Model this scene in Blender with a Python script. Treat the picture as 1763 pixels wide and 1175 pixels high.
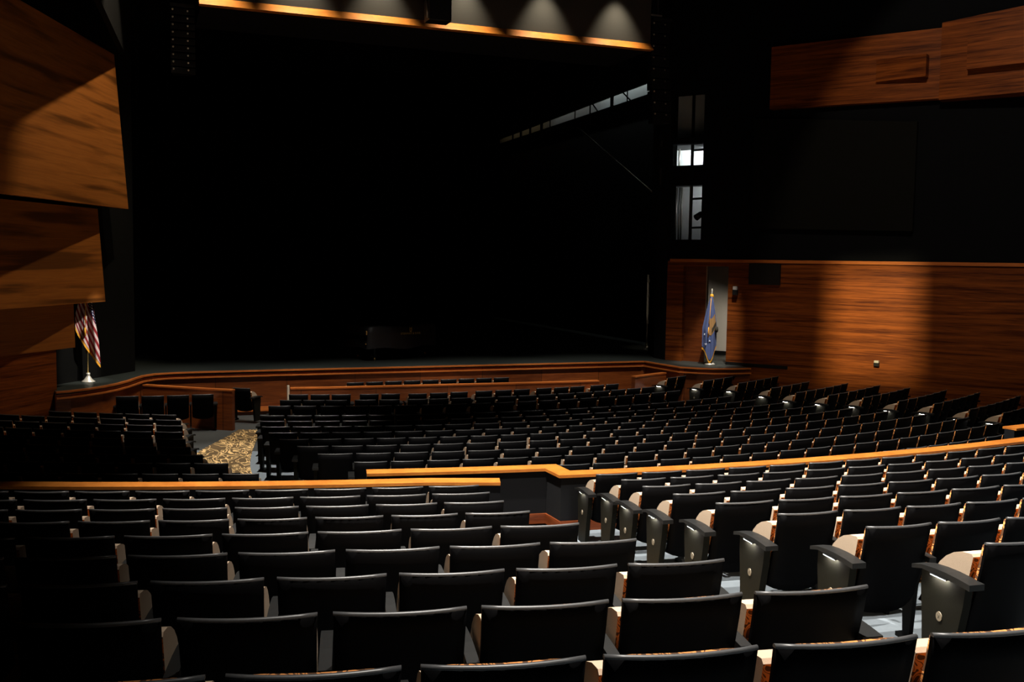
import bpy, math, random
from mathutils import Vector, Matrix
random.seed(7)
for o in list(bpy.data.objects):
    bpy.data.objects.remove(o)
SC = bpy.context.scene
COL = SC.collection
rad = math.radians
PI = math.pi

# ------------------------------------------------------------------ camera
CAM = (-7.59, -25.45, 4.0)
cd = bpy.data.cameras.new('camera')
cd.sensor_fit = 'HORIZONTAL'; cd.sensor_width = 36.0; cd.lens = 36.0 * 1714.0 / 1763.0
cd.clip_start = 0.05; cd.clip_end = 200
cam = bpy.data.objects.new('camera', cd); COL.objects.link(cam)
cam.matrix_world = (Matrix.Translation(CAM) @ Matrix.Rotation(rad(-21.0), 4, 'Z')
                    @ Matrix.Rotation(rad(90 - 4.60), 4, 'X') @ Matrix.Rotation(rad(0.87), 4, 'Z'))
SC.camera = cam

# ------------------------------------------------------------------ world, exposure
W = bpy.data.worlds.new('dark_hall'); SC.world = W; W.use_nodes = True
W.node_tree.nodes['Background'].inputs[0].default_value = (0.5, 0.55, 0.65, 1)
W.node_tree.nodes['Background'].inputs[1].default_value = 0.0
SC.view_settings.view_transform = 'Standard'
SC.view_settings.look = 'None'
SC.view_settings.exposure = 0.0
SC.view_settings.gamma = 1.0
SC.view_settings.use_curve_mapping = False
SC.cycles.max_bounces = 5
SC.cycles.diffuse_bounces = 2
SC.cycles.sample_clamp_indirect = 2.0

# ------------------------------------------------------------------ lamps of the hall
def spot(name, loc, target, power, angle, blend=0.4, radius=0.08, color=(1, 0.86, 0.68)):
    l = bpy.data.lights.new(name, 'SPOT'); l.energy = power; l.spot_size = rad(angle)
    l.spot_blend = blend; l.shadow_soft_size = radius; l.color = color
    o = bpy.data.objects.new(name, l); COL.objects.link(o); o.location = loc
    d = Vector(target) - Vector(loc)
    o.rotation_euler = d.to_track_quat('-Z', 'Y').to_euler()
    return o
def area(name, loc, target, power, sx, sy, color=(1, 1, 1), spread=180):
    l = bpy.data.lights.new(name, 'AREA'); l.energy = power; l.shape = 'RECTANGLE'
    l.size = sx; l.size_y = sy; l.color = color; l.spread = rad(spread)
    o = bpy.data.objects.new(name, l); COL.objects.link(o); o.location = loc
    d = Vector(target) - Vector(loc)
    o.rotation_euler = d.to_track_quat('-Z', 'Y').to_euler()
    return o
WARM = (1.0, 0.83, 0.62)
NEUT = (1.0, 0.93, 0.84)
# downlights above the near seats, the cross aisle and the rails
spot('downlight_cross_aisle', (-5.6, -15.0, 12.0), (-1.6, -15.4, 1.0), 10500, 78, 0.55, color=NEUT)
spot('downlight_near_seats', (-5.4, -18.4, 12.1), (-1.4, -18.9, 1.4), 6800, 70, 0.5, color=NEUT)
spot('downlight_back_seats', (-5.4, -21.4, 12.3), (-1.6, -22.0, 1.6), 6800, 68, 0.5, color=NEUT)
spot('downlight_right_seats', (4.2, -14.6, 11.6), (4.2, -14.6, 0.9), 4300, 62, 0.9, color=NEUT)
spot('downlight_carpet_aisle', (-5.0, -4.6, 11.6), (-5.5, -5.2, 0), 6500, 30, 0.6, color=NEUT)
spot('downlight_stalls_right', (6.0, -6.0, 11.6), (6.0, -6.6, 0.2), 1800, 70, 0.8, color=NEUT)
for px_ in (-5.2, -1.6, 2.0, 5.6):
    spot('downlight_pit', (px_, -4.2, 12.4), (px_, 0.0, 0.5), 3800, 36, 0.9, color=NEUT)
# flags and apron ends
spot('downlight_flag_left', (-4.2, -4.5, 8.2), (-8.5, -0.1, 1.75), 3600, 11, 0.7, color=NEUT)
spot('downlight_flag_right', (7.3, -3.4, 10.6), (8.5, 0.0, 2.0), 5200, 13, 0.7, color=NEUT)
# wall washers
spot('washer_left_panels', (-5.4, -3.4, 13.0), (-9.0, -1.2, 4.2), 1900, 52, 0.5, color=WARM)
spot('washer_right_wall', (4.0, -12.0, 12.6), (15.77, -9.95, 4.5), 1500, 90.6, 0.16, color=WARM)
# added unseen spot: its shutters cut a soft band, for a reflection on the right wall
FB_L = Vector((-3.0, -17.0, 12.4)); FB_T = Vector((11.43, -3.5, 2.5))
spot('added_band_lamp', FB_L, FB_T, 36000, 16, 0.1, 0.014, color=(1.0, 0.88, 0.5))

# ------------------------------------------------------------------ materials
def newmat(name):
    m = bpy.data.materials.new(name); m.use_nodes = True
    return m, m.node_tree, m.node_tree.nodes['Principled BSDF']
def plain(name, col, rough=0.6, metal=0.0, spec=0.5, bump=0.0, bscale=80):
    m, nt, b = newmat(name)
    N = nt.nodes; L = nt.links
    tc = N.new('ShaderNodeTexCoord'); no = N.new('ShaderNodeTexNoise')
    no.inputs['Scale'].default_value = bscale; no.inputs['Detail'].default_value = 3
    L.new(tc.outputs['Object'], no.inputs['Vector'])
    mx = N.new('ShaderNodeMix'); mx.data_type = 'RGBA'
    mx.inputs[6].default_value = (*[c * 0.82 for c in col], 1); mx.inputs[7].default_value = (*[min(1, c * 1.15) for c in col], 1)
    L.new(no.outputs['Fac'], mx.inputs[0]); L.new(mx.outputs[2], b.inputs['Base Color'])
    b.inputs['Roughness'].default_value = rough; b.inputs['Metallic'].default_value = metal
    b.inputs['Specular IOR Level'].default_value = spec
    if bump:
        bp = N.new('ShaderNodeBump'); bp.inputs['Strength'].default_value = bump; bp.inputs['Distance'].default_value = 0.004
        L.new(no.outputs['Fac'], bp.inputs['Height']); L.new(bp.outputs[0], b.inputs['Normal'])
    return m
def emit(name, col, power):
    m, nt, b = newmat(name)
    b.inputs['Base Color'].default_value = (*col, 1)
    b.inputs['Emission Color'].default_value = (*col, 1); b.inputs['Emission Strength'].default_value = power
    return m
def wood(name, dark, light, zscale=9.0, along=0.5, ripple=0.0, rough=0.4, spec=0.4, distort=1.2, leaf=0.0):
    """veneer with horizontal grain (world position, so it runs level along any wall)"""
    m, nt, b = newmat(name); N = nt.nodes; L = nt.links
    ge = N.new('ShaderNodeNewGeometry'); mp = N.new('ShaderNodeMapping')
    mp.inputs['Scale'].default_value = (along, along, zscale)
    L.new(ge.outputs['Position'], mp.inputs['Vector'])
    n1 = N.new('ShaderNodeTexNoise'); n1.inputs['Scale'].default_value = 1.0; n1.inputs['Detail'].default_value = 5
    n1.inputs['Roughness'].default_value = 0.62; n1.inputs['Distortion'].default_value = distort
    L.new(mp.outputs[0], n1.inputs['Vector'])
    n2 = N.new('ShaderNodeTexNoise'); n2.inputs['Scale'].default_value = 7.0; n2.inputs['Detail'].default_value = 2
    L.new(mp.outputs[0], n2.inputs['Vector'])
    ad = N.new('ShaderNodeMath'); ad.operation = 'MULTIPLY_ADD'; ad.inputs[1].default_value = 0.35
    L.new(n2.outputs['Fac'], ad.inputs[0]); L.new(n1.outputs['Fac'], ad.inputs[2])
    rp = N.new('ShaderNodeValToRGB')
    rp.color_ramp.elements[0].position = 0.5; rp.color_ramp.elements[1].position = 0.85
    rp.color_ramp.elements[0].color = (*dark, 1); rp.color_ramp.elements[1].color = (*light, 1)
    L.new(ad.outputs[0], rp.inputs[0])
    out = rp.outputs[0]
    if ripple:
        mq = N.new('ShaderNodeMapping'); mq.inputs['Scale'].default_value = (0.20, 0.20, 3.4)
        L.new(ge.outputs['Position'], mq.inputs['Vector'])
        n3 = N.new('ShaderNodeTexNoise'); n3.inputs['Scale'].default_value = 1.25; n3.inputs['Detail'].default_value = 3
        n3.inputs['Distortion'].default_value = 0.15
        L.new(mq.outputs[0], n3.inputs['Vector'])
        r3 = N.new('ShaderNodeValToRGB')
        r3.color_ramp.elements[0].position = 0.36; r3.color_ramp.elements[1].position = 0.50
        r3.color_ramp.elements[0].color = (1 - ripple,) * 3 + (1,); r3.color_ramp.elements[1].color = (1, 1, 1, 1)
        L.new(n3.outputs['Fac'], r3.inputs[0])
        mm = N.new('ShaderNodeMix'); mm.data_type = 'RGBA'; mm.blend_type = 'MULTIPLY'; mm.inputs[0].default_value = 1
        L.new(out, mm.inputs[6]); L.new(r3.outputs[0], mm.inputs[7]); out = mm.outputs[2]
    if leaf:      # separate veneer leaves, each a little lighter or darker, with a dark joint
        sx = N.new('ShaderNodeSeparateXYZ'); L.new(ge.outputs['Position'], sx.inputs[0])
        def mth(op, p, q=None):
            n = N.new('ShaderNodeMath'); n.operation = op
            for i, x in enumerate((p, q)):
                if x is None: continue
                if isinstance(x, (int, float)): n.inputs[i].default_value = x
                else: L.new(x, n.inputs[i])
            return n.outputs[0]
        k = mth('DIVIDE', sx.outputs[0], leaf)
        wn = N.new('ShaderNodeTexWhiteNoise'); wn.noise_dimensions = '1D'; L.new(mth('FLOOR', k), wn.inputs['W'])
        f = mth('FRACT', k)
        joint = mth('GREATER_THAN', f, 0.012 / leaf * 1.5)
        val = mth('MULTIPLY', mth('ADD', mth('MULTIPLY', wn.outputs['Value'], 0.5), 0.72), mth('ADD', mth('MULTIPLY', joint, 0.6), 0.4))
        mz = N.new('ShaderNodeMix'); mz.data_type = 'RGBA'; mz.blend_type = 'MULTIPLY'; mz.inputs[0].default_value = 1
        cb = N.new('ShaderNodeCombineColor')
        for i in range(3): L.new(val, cb.inputs[i])
        L.new(out, mz.inputs[6]); L.new(cb.outputs[0], mz.inputs[7]); out = mz.outputs[2]
    L.new(out, b.inputs['Base Color'])
    b.inputs['Roughness'].default_value = rough; b.inputs['Specular IOR Level'].default_value = spec
    return m
def swirl(name, base, line, scale, width, rough=0.9, coord='Object', y=1.0):
    """woven pattern of thin curling lines"""
    m, nt, b = newmat(name); N = nt.nodes; L = nt.links
    if coord == 'World':
        src = N.new('ShaderNodeNewGeometry').outputs['Position']
    else:
        src = N.new('ShaderNodeTexCoord').outputs['Object']
    mp = N.new('ShaderNodeMapping'); mp.inputs['Scale'].default_value = (1, y, 1); L.new(src, mp.inputs['Vector'])
    n1 = N.new('ShaderNodeTexNoise'); n1.inputs['Scale'].default_value = scale; n1.inputs['Detail'].default_value = 0.6
    n1.inputs['Distortion'].default_value = 1.1
    L.new(mp.outputs[0], n1.inputs['Vector'])
    def contour(lv):
        s = N.new('ShaderNodeMath'); s.operation = 'SUBTRACT'; s.inputs[1].default_value = lv; L.new(n1.outputs['Fac'], s.inputs[0])
        a = N.new('ShaderNodeMath'); a.operation = 'ABSOLUTE'; L.new(s.outputs[0], a.inputs[0])
        c = N.new('ShaderNodeMath'); c.operation = 'LESS_THAN'; c.inputs[1].default_value = width; L.new(a.outputs[0], c.inputs[0])
        return c.outputs[0]
    x = contour(0.43); y = contour(0.57)
    mxx = N.new('ShaderNodeMath'); mxx.operation = 'MAXIMUM'; L.new(x, mxx.inputs[0]); L.new(y, mxx.inputs[1])
    mx = N.new('ShaderNodeMix'); mx.data_type = 'RGBA'
    mx.inputs[6].default_value = (*base, 1); mx.inputs[7].default_value = (*line, 1)
    L.new(mxx.outputs[0], mx.inputs[0]); L.new(mx.outputs[2], b.inputs['Base Color'])
    b.inputs['Roughness'].default_value = rough; b.inputs['Specular IOR Level'].default_value = 0.15
    return m

M = {}
M['shell'] = plain('black_shell', (0.0022, 0.0022, 0.0026), 0.6, 0, 0.04, 0.03, 160)
M['edge'] = plain('grey_edge_highlight', (0.075, 0.077, 0.08), 0.38, 0, 0.5)  # paler than the shell: the rim's overhead highlight is put into its colour
M['arm'] = plain('black_armrest', (0.011, 0.0115, 0.0115), 0.5, 0, 0.2)
M['metal_dark'] = plain('dark_standard', (0.008, 0.008, 0.0075), 0.6, 0, 0.08)
M['endpanel'] = plain('end_panel_laminate', (0.0085, 0.0083, 0.0058), 0.55, 0, 0.05)
M['tan'] = plain('tan_fabric', (0.56, 0.43, 0.31), 0.9, 0, 0.1, 0.2, 300)
M['pattern'] = swirl('patterned_fabric', (0.10, 0.045, 0.020), (0.72, 0.28, 0.08), 16, 0.05)
M['lens'] = emit('aisle_lamp', (1.0, 0.95, 0.92), 230.0)
M['plaque'] = plain('plaque', (0.20, 0.165, 0.115), 0.4)
M['plaque_mark'] = plain('plaque_mark', (0.08, 0.07, 0.05), 0.5)
M['rail'] = wood('honey_wood_rail', (0.44, 0.135, 0.019), (0.62, 0.215, 0.034), 6, 2.0, 0, 0.4, 0.3)
M['wallwood'] = wood('red_brown_veneer', (0.060, 0.0115, 0.0022), (0.27, 0.068, 0.0105), 10.0, 0.35, 0, 0.5, 0.14, distort=0.6)
M['panelwood'] = wood('figured_veneer', (0.24, 0.076, 0.013), (0.34, 0.115, 0.020), 14, 0.35, 0.62, 0.45, 0.3)
M['stagewood'] = wood('stage_front_veneer', (0.12, 0.026, 0.005), (0.26, 0.066, 0.013), 8.0, 0.6, 0, 0.4, 0.4, leaf=1.85)
M['trimwood'] = wood('orange_trim_wood', (0.38, 0.10, 0.020), (0.55, 0.16, 0.032), 8, 0.8, 0, 0.35, 0.4)
M['baseboard'] = wood('baseboard_wood', (0.10, 0.022, 0.006), (0.24, 0.055, 0.014), 22, 1.2, 0, 0.4, 0.3)
M['black'] = plain('black_wall_fabric', (0.0075, 0.0078, 0.009), 0.9, 0, 0.15, 0.1, 60)
M['blackwall'] = plain('black_painted_wall', (0.0050, 0.0054, 0.0066), 0.9, 0, 0.03)
M['velour'] = plain('black_velour', (0.0035, 0.0035, 0.003), 0.95, 0, 0.1)
M['panelblack'] = plain('black_panel_fabric', (0.0048, 0.0048, 0.0042), 0.9, 0, 0.1)
M['stagefloor'] = plain('black_stage_floor', (0.026, 0.032, 0.029), 0.45, 0, 0.35, 0.02, 25)
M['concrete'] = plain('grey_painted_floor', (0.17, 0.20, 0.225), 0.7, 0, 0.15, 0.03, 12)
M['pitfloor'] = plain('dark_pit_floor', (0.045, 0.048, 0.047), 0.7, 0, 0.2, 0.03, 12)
M['carpet'] = swirl('swirl_carpet', (0.115, 0.074, 0.034), (0.74, 0.50, 0.22), 5.4, 0.026, coord='World', y=0.30)
M['scallop'] = plain('grey_soffit', (0.050, 0.047, 0.042), 0.9, 0, 0.1)
M['pale'] = plain('pale_painted_wall', (0.62, 0.58, 0.52), 0.8)
M['white'] = plain('white_backstage_wall', (0.75, 0.78, 0.78), 0.8)
M['greywall'] = plain('grey_gallery_wall', (0.36, 0.38, 0.38), 0.8)
M['steel'] = plain('steel_pipe', (0.45, 0.43, 0.38), 0.35, 0.8)
M['dsteel'] = plain('black_steel', (0.012, 0.012, 0.012), 0.5)
M['brass'] = plain('brass', (0.85, 0.62, 0.25), 0.25, 0.9)
M['chrome'] = plain('polished_metal', (0.95, 0.88, 0.76), 0.3, 0.45)
M['gold'] = plain('gold_fringe', (0.85, 0.40, 0.03), 0.7)
M['piano'] = plain('piano_lacquer', (0.010, 0.010, 0.010), 0.25)
M['cover'] = plain('piano_cover_cloth', (0.017, 0.017, 0.019), 0.55, 0, 0.5, 0.3, 8)
M['ink_gold'] = plain('gold_lettering', (0.75, 0.6, 0.12), 0.4)
M['blueflag'] = plain('blue_flag_cloth', (0.10, 0.135, 0.29), 0.85, 0, 0.1)
M['emblem'] = plain('tan_emblem', (0.36, 0.20, 0.07), 0.85)
M['emblem_dark'] = plain('dark_emblem', (0.035, 0.03, 0.02), 0.85)
M['letter'] = plain('white_letter', (0.7, 0.72, 0.75), 0.8)
M['plastic_grey'] = plain('grey_plastic', (0.45, 0.42, 0.38), 0.5)
M['plastic_black'] = plain('black_plastic', (0.006, 0.006, 0.006), 0.5, 0, 0.3)

# ------------------------------------------------------------------ mesh helpers
class MB:
    def __init__(s): s.v = []; s.f = []; s.mi = []; s.sm = []
    def add(s, vs, fs, mi=0, smooth=False):
        o = len(s.v); s.v += [tuple(v) for v in vs]
        for f in fs: s.f.append([i + o for i in f]); s.mi.append(mi); s.sm.append(smooth)
    def box(s, x0, y0, z0, x1, y1, z1, mi=0):
        s.hexa([(x0, y0), (x1, y0), (x1, y1), (x0, y1)], z0, z1, mi)
    def hexa(s, poly, z0, z1, mi=0):
        """prism over a plan polygon (ccw); z0 / z1 number or per-vertex list"""
        n = len(poly)
        a = [z0] * n if not isinstance(z0, (list, tuple)) else z0
        b = [z1] * n if not isinstance(z1, (list, tuple)) else z1
        vs = [(p[0], p[1], a[i]) for i, p in enumerate(poly)] + [(p[0], p[1], b[i]) for i, p in enumerate(poly)]
        fs = [list(range(n))[::-1], list(range(n, 2 * n))] + [[i, (i + 1) % n, n + (i + 1) % n, n + i] for i in range(n)]
        s.add(vs, fs, mi)
    def extr_x(s, prof, x0, x1, mi=0, mis=None, smooth=False):
        """profile in (y,z) extruded along x"""
        n = len(prof)
        vs = [(x0, y, z) for y, z in prof] + [(x1, y, z) for y, z in prof]
        s.add(vs, [list(range(n)), list(range(n, 2 * n))[::-1]], mi)
        o = len(s.v) - 2 * n
        for i in range(n):
            j = (i + 1) % n
            s.f.append([o + i, o + n + i, o + n + j, o + j]); s.mi.append(mis[i] if mis else mi); s.sm.append(smooth)
    def tube(s, pts, r, n=8, mi=0, cap=True):
        pts = [Vector(p) for p in pts]; rs = r if isinstance(r, (list, tuple)) else [r] * len(pts)
        rings = []
        for i, p in enumerate(pts):
            t = (pts[min(i + 1, len(pts) - 1)] - pts[max(i - 1, 0)]).normalized()
            u = t.cross(Vector((0, 0, 1)));
            if u.length < 1e-3: u = t.cross(Vector((1, 0, 0)))
            u.normalize(); w = t.cross(u)
            rings.append([p + (u * math.cos(2 * PI * k / n) + w * math.sin(2 * PI * k / n)) * rs[i] for k in range(n)])
        vs = [v for rg in rings for v in rg]; fs = []
        for i in range(len(pts) - 1):
            for k in range(n):
                fs.append([i * n + k, i * n + (k + 1) % n, (i + 1) * n + (k + 1) % n, (i + 1) * n + k])
        s.add(vs, fs, mi, True)
        if cap:
            o = len(s.v) - len(vs)
            s.f.append([o + k for k in range(n)][::-1]); s.mi.append(mi); s.sm.append(False)
            s.f.append([o + (len(pts) - 1) * n + k for k in range(n)]); s.mi.append(mi); s.sm.append(False)
    def lathe(s, prof, n=20, mi=0, c=(0, 0)):
        vs = [(c[0] + r * math.cos(2 * PI * k / n), c[1] + r * math.sin(2 * PI * k / n), z) for r, z in prof for k in range(n)]
        fs = [[i * n + k, i * n + (k + 1) % n, (i + 1) * n + (k + 1) % n, (i + 1) * n + k] for i in range(len(prof) - 1) for k in range(n)]
        s.add(vs, fs, mi, True)
    def mesh(s, name, mats):
        me = bpy.data.meshes.new(name); me.from_pydata(s.v, [], s.f); me.update()
        for m in (mats if isinstance(mats, (list, tuple)) else [mats]): me.materials.append(m)
        me.polygons.foreach_set('material_index', s.mi); me.polygons.foreach_set('use_smooth', s.sm)
        import bmesh
        bm = bmesh.new(); bm.from_mesh(me); bmesh.ops.recalc_face_normals(bm, faces=bm.faces); bm.to_mesh(me); bm.free()
        return me
    def build(s, name, mats, parent=None, label=None, bevel=0):
        o = bpy.data.objects.new(name, s.mesh(name, mats)); COL.objects.link(o)
        if parent: o.parent = parent
        if label: o['label'] = label
        if bevel:
            b = o.modifiers.new('bevel', 'BEVEL'); b.width = bevel; b.segments = 2; b.limit_method = 'ANGLE'
        return o
def empty(name, loc=(0, 0, 0), rz=0.0):
    o = bpy.data.objects.new(name, None); COL.objects.link(o); o.location = loc; o.rotation_euler = (0, 0, rz)
    o.empty_display_size = 0.1
    return o
def tag(o, label, cat, group=None, kind=None):
    o['label'] = label; o['category'] = cat
    if group: o['group'] = group
    if kind: o['kind'] = kind
    return o
def struct(o): o['kind'] = 'structure'; return o

# arcs of the seating: polar angle measured from the house side, + to the right
ARC = (0.43, 12.97)
def pol(R, a, z=0.0):
    t = rad(a)
    return (ARC[0] + R * math.sin(t), ARC[1] - R * math.cos(t), z)
def ring(mb, R0, R1, a0, a1, z0, z1, step=1.5, mi=0):
    """solid arc segment R0<R1, between heights z0<z1"""
    n = max(2, int(abs(a1 - a0) / step) + 1)
    for i in range(n):
        p = a0 + (a1 - a0) * i / n; q = a0 + (a1 - a0) * (i + 1) / n
        mb.hexa([pol(R1, p)[:2], pol(R1, q)[:2], pol(R0, q)[:2], pol(R0, p)[:2]], z0, z1, mi)

# housing and shutters added around that unseen lamp to shape its rectangle
root = empty('added_band_spot', FB_L)
root.rotation_euler = (FB_T - FB_L).to_track_quat('-Z', 'Y').to_euler()
mb = MB()
for x0, y0, x1, y1 in ((-0.16, -0.16, -0.15, 0.16), (0.15, -0.16, 0.16, 0.16), (-0.15, -0.16, 0.15, -0.15), (-0.15, 0.15, 0.15, 0.16)):
    mb.box(x0, y0, -0.62, x1, y1, 0.12)
mb.box(-0.16, -0.16, 0.10, 0.16, 0.16, 0.12)
mb.build('housing', M['dsteel'], root)
HX, HY = 0.0300, 0.0375
for x0, y0, x1, y1 in ((-0.15, -0.15, -HX, 0.15), (HX, -0.15, 0.15, 0.15), (-HX, -0.15, HX, -HY), (-HX, HY, HX, 0.15)):
    mb = MB(); mb.box(x0, y0, -0.605, x1, y1, -0.60); mb.build('shutter', M['dsteel'], root)
tag(root, 'added unseen black lamp box with shutters that throws the right wall band', 'stage light')

# ------------------------------------------------------------------ floors
SEAT_H = 0.86
def up_R(j): return 29.491 + 0.853 * j
def up_top(j): return 1.742 + 0.127 * j
def up_z(j): return up_top(j) - SEAT_H
CROSS_Z = up_z(-1)
def low_z(R): return max(-0.2, 0.06 + (R - 24.17) * 0.030)
mb = MB()
# ramped lower floor, built as a fan of quads with some thickness
Rs = [9.0, 12, 14, 15.6, 17.8, 20, 22, 24, 26, 27.60]
for i in range(len(Rs) - 1):
    for a in range(-60, 44, 4):
        P = [pol(Rs[i + 1], a), pol(Rs[i + 1], a + 4), pol(Rs[i], a + 4), pol(Rs[i], a)]
        zz = [low_z(Rs[i + 1])] * 2 + [low_z(Rs[i])] * 2
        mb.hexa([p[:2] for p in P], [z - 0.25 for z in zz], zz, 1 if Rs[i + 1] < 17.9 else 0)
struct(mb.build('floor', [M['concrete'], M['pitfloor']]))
mb = MB()
ring(mb, 27.60, up_R(-1) + 0.2, -32, 26, CROSS_Z - 0.5, CROSS_Z, 2)
for j in range(0, 12):
    ring(mb, up_R(j) - 0.653, up_R(j) + 0.2, -32, 26, up_z(j) - 0.5, up_z(j), 2)
struct(mb.build('floor_tiers', M['concrete']))

# view test, so that only seats the photograph can show are built
ci = cam.matrix_world.inverted()
def in_view(p, margin=110):
    q = ci @ Vector(p)
    if q.z > -0.3: return False
    x = 881.5 + 1714 * q.x / -q.z; y = 587.5 - 1714 * q.y / -q.z
    return -margin < x < 1763 + margin and y < 1290
def thing_mesh(mb, name, mat, label, cat, group=None, bevel=0):
    return tag(mb.build(name, mat, bevel=bevel), label, cat, group)

# carpets
mb = MB()
def aisle_edges(R):
    # left and right edge angles of the lower carpeted aisle
    Lp = [(14.6, -22.3), (17.8, -22.0), (18.6, -21.7), (20.2, -20.6), (22.6, -17.7), (23.4, -16.7), (24.2, -15.4), (25.0, -14.1), (27.3, -12.4)]
    Rp = [(14.6, -20.2), (18.5, -18.1), (19.4, -17.6), (20.2, -17.1), (21.0, -16.4), (21.8, -15.6), (22.6, -14.6), (23.4, -13.6), (24.2, -12.4), (25.2, -12.0), (27.3, -12.0)]
    def f(T):
        for (r0, a0), (r1, a1) in zip(T, T[1:]):
            if r0 <= R <= r1: return a0 + (a1 - a0) * (R - r0) / (r1 - r0)
        return T[-1][1]
    return f(Lp), f(Rp)
r = 14.8
while r < 27.1:
    r2 = min(27.1, r + 0.5)
    a0, b0 = aisle_edges(r); a1, b1 = aisle_edges(r2)
    mb.hexa([pol(r2, a1)[:2], pol(r2, b1)[:2], pol(r, b0)[:2], pol(r, a0)[:2]],
            [low_z(r2) - 0.01] * 2 + [low_z(r) - 0.01] * 2, [low_z(r2) + 0.012] * 2 + [low_z(r) + 0.012] * 2)
    r = r2
thing_mesh(mb, 'carpet_runner', M['carpet'], 'broad brown carpet with gold curls in the lit aisle left of the stalls', 'carpet')
mb = MB()
ring(mb, 27.88, 28.60, -8.2, -6.72, CROSS_Z - 0.004, CROSS_Z + 0.010)
for j in range(0, 9):
    ring(mb, up_R(j) - 0.60, up_R(j) + 0.17, -7.9, -6.92, up_z(j) - 0.004, up_z(j) + 0.010)
thing_mesh(mb, 'carpet_runner', M['carpet'], 'dark carpet with pale curls on the stepped aisle between the near seat blocks', 'carpet')

# ------------------------------------------------------------------ parapets with wooden rails
def parapet(pts, zb, zfloor, label, base=None, zt=None, endcaps=True):
    """pts: (R, a, ztop) from left to right; cap .24 wide, wall .16"""
    root = empty('parapet', pol(pts[0][0], pts[0][1], zb))
    o0 = Vector(root.location)
    def off(i, d):
        P = [Vector(pol(p[0], p[1])[:2]) for p in pts]
        nrm = []
        for k in range(len(P)):
            vs = []
            if k > 0: t = (P[k] - P[k - 1]).normalized(); vs.append(Vector((t.y, -t.x)))
            if k < len(P) - 1: t = (P[k + 1] - P[k]).normalized(); vs.append(Vector((t.y, -t.x)))
            m = sum(vs, Vector((0, 0)))
            m = m.normalized(); m = m / max(0.5, m.dot(vs[0])); nrm.append(m)
        return P[i] + nrm[i] * d
    cap = MB(); wall = MB(); bb = MB()
    for i in range(len(pts) - 1):
        z0, z1 = pts[i][2], pts[i + 1][2]
        q = [off(i, 0.12), off(i + 1, 0.12), off(i + 1, -0.12), off(i, -0.12)]
        q = [(p.x - o0.x, p.y - o0.y) for p in q]
        cap.hexa(q, [z0 - 0.035 - o0.z, z1 - 0.035 - o0.z, z1 - 0.035 - o0.z, z0 - 0.035 - o0.z], [z0 - o0.z, z1 - o0.z, z1 - o0.z, z0 - o0.z])
        q = [off(i, 0.085), off(i + 1, 0.085), off(i + 1, -0.085), off(i, -0.085)]
        q = [(p.x - o0.x, p.y - o0.y) for p in q]
        wall.hexa(q, zb - o0.z, [z0 - 0.03 - o0.z, z1 - 0.03 - o0.z, z1 - 0.03 - o0.z, z0 - 0.03 - o0.z])
        if base and base[0] <= i < base[1]:
            q = [off(i, 0.105), off(i + 1, 0.105), off(i + 1, 0.08), off(i, 0.08)]
            q = [(p.x - o0.x, p.y - o0.y) for p in q]
            bb.hexa(q, zfloor - o0.z, zfloor + 0.125 - o0.z)
    cap.build('handrail', M['rail'], root, 'honey wood handrail')
    wall.build('wall_panel', M['black'], root)
    if bb.v: bb.build('baseboard', M['baseboard'], root, 'red-brown wooden baseboard')
    tag(root, label, 'railing')
    return root
lp = [(27.88, a, 1.45) for a in range(-40, -8, 2)] + [(28.0, -8.28, 1.45)]
parapet(lp, CROSS_Z - 0.4, CROSS_Z, 'low black wall with honey wood rail in front of the near left seats')
rp = [(27.33, a, 1.45) for a in (-11.4, -10, -9, -8)] + [(27.33, -6.62, 1.45), (27.74, -6.5, 1.45)]
nb = len(rp)
rp += [(27.74, a, 1.45) for a in (-5.3, -4.5, -3, -1, 1, 3, 5, 7, 9, 11, 13, 16, 20)]
parapet(rp, 0.10, CROSS_Z, 'long black wall with stepped honey wood rail behind the stalls', base=(2, nb + 1))
pp = [(27.06, 10.75, 1.47), (27.10, 12.5, 1.47), (27.15, 15, 1.47)]
parapet(pp, 0.10, CROSS_Z, 'short end of wooden rail poking in at the right frame edge')

# ------------------------------------------------------------------ seats
BW = 0.50
T = 0.018
def shell_pt(i, k, t, nx=8, nz=6):
    u = -1 + 2 * i / nx; w = k / nz; top = SEAT_H - T / 2
    z = 0.245 + w * (top - 0.245)
    if k == 0: z += 0.045 * abs(u) ** 3          # rounded lower edge
    wd = (BW / 2) * (0.955 + 0.045 * w)
    y = 0.165 * (1 - w) ** 1.25 + 0.036 * u * u + t
    return (u * wd, y, z)
def loop_mesh(name, sec, mat):
    mb = MB(); m = len(sec[0]); n = len(sec) - 1
    fs = [[i * m + k, (i + 1) * m + k, (i + 1) * m + (k + 1) % m, i * m + (k + 1) % m] for i in range(n) for k in range(m)]
    mb.add([v for c in sec for v in c], fs, 0, True)
    mb.f.append(list(range(m))); mb.mi.append(0); mb.sm.append(False)
    mb.f.append([n * m + k for k in range(m)][::-1]); mb.mi.append(0); mb.sm.append(False)
    return mb.mesh(name, mat)
def shell_mesh():
    return loop_mesh('back_shell', [[shell_pt(i, k, 0) for k in range(7)] + [shell_pt(i, k, T) for k in range(6, -1, -1)] for i in range(9)], M['shell'])
def edge_mesh():
    sec = []
    for i in range(9):
        x, y, z = shell_pt(i, 6, 0); x *= 1.004
        c = [(x, y - 0.0015, z - 0.004)]
        for q in range(0, 7):
            t = PI * q / 6; c.append((x, y + T / 2 - (T / 2 + 0.0015) * math.cos(t), z + T / 2 * math.sin(t)))
        c.append((x, y + T + 0.0015, z - 0.004)); sec.append(c)
    return loop_mesh('top_edge', sec, M['edge'])
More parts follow.
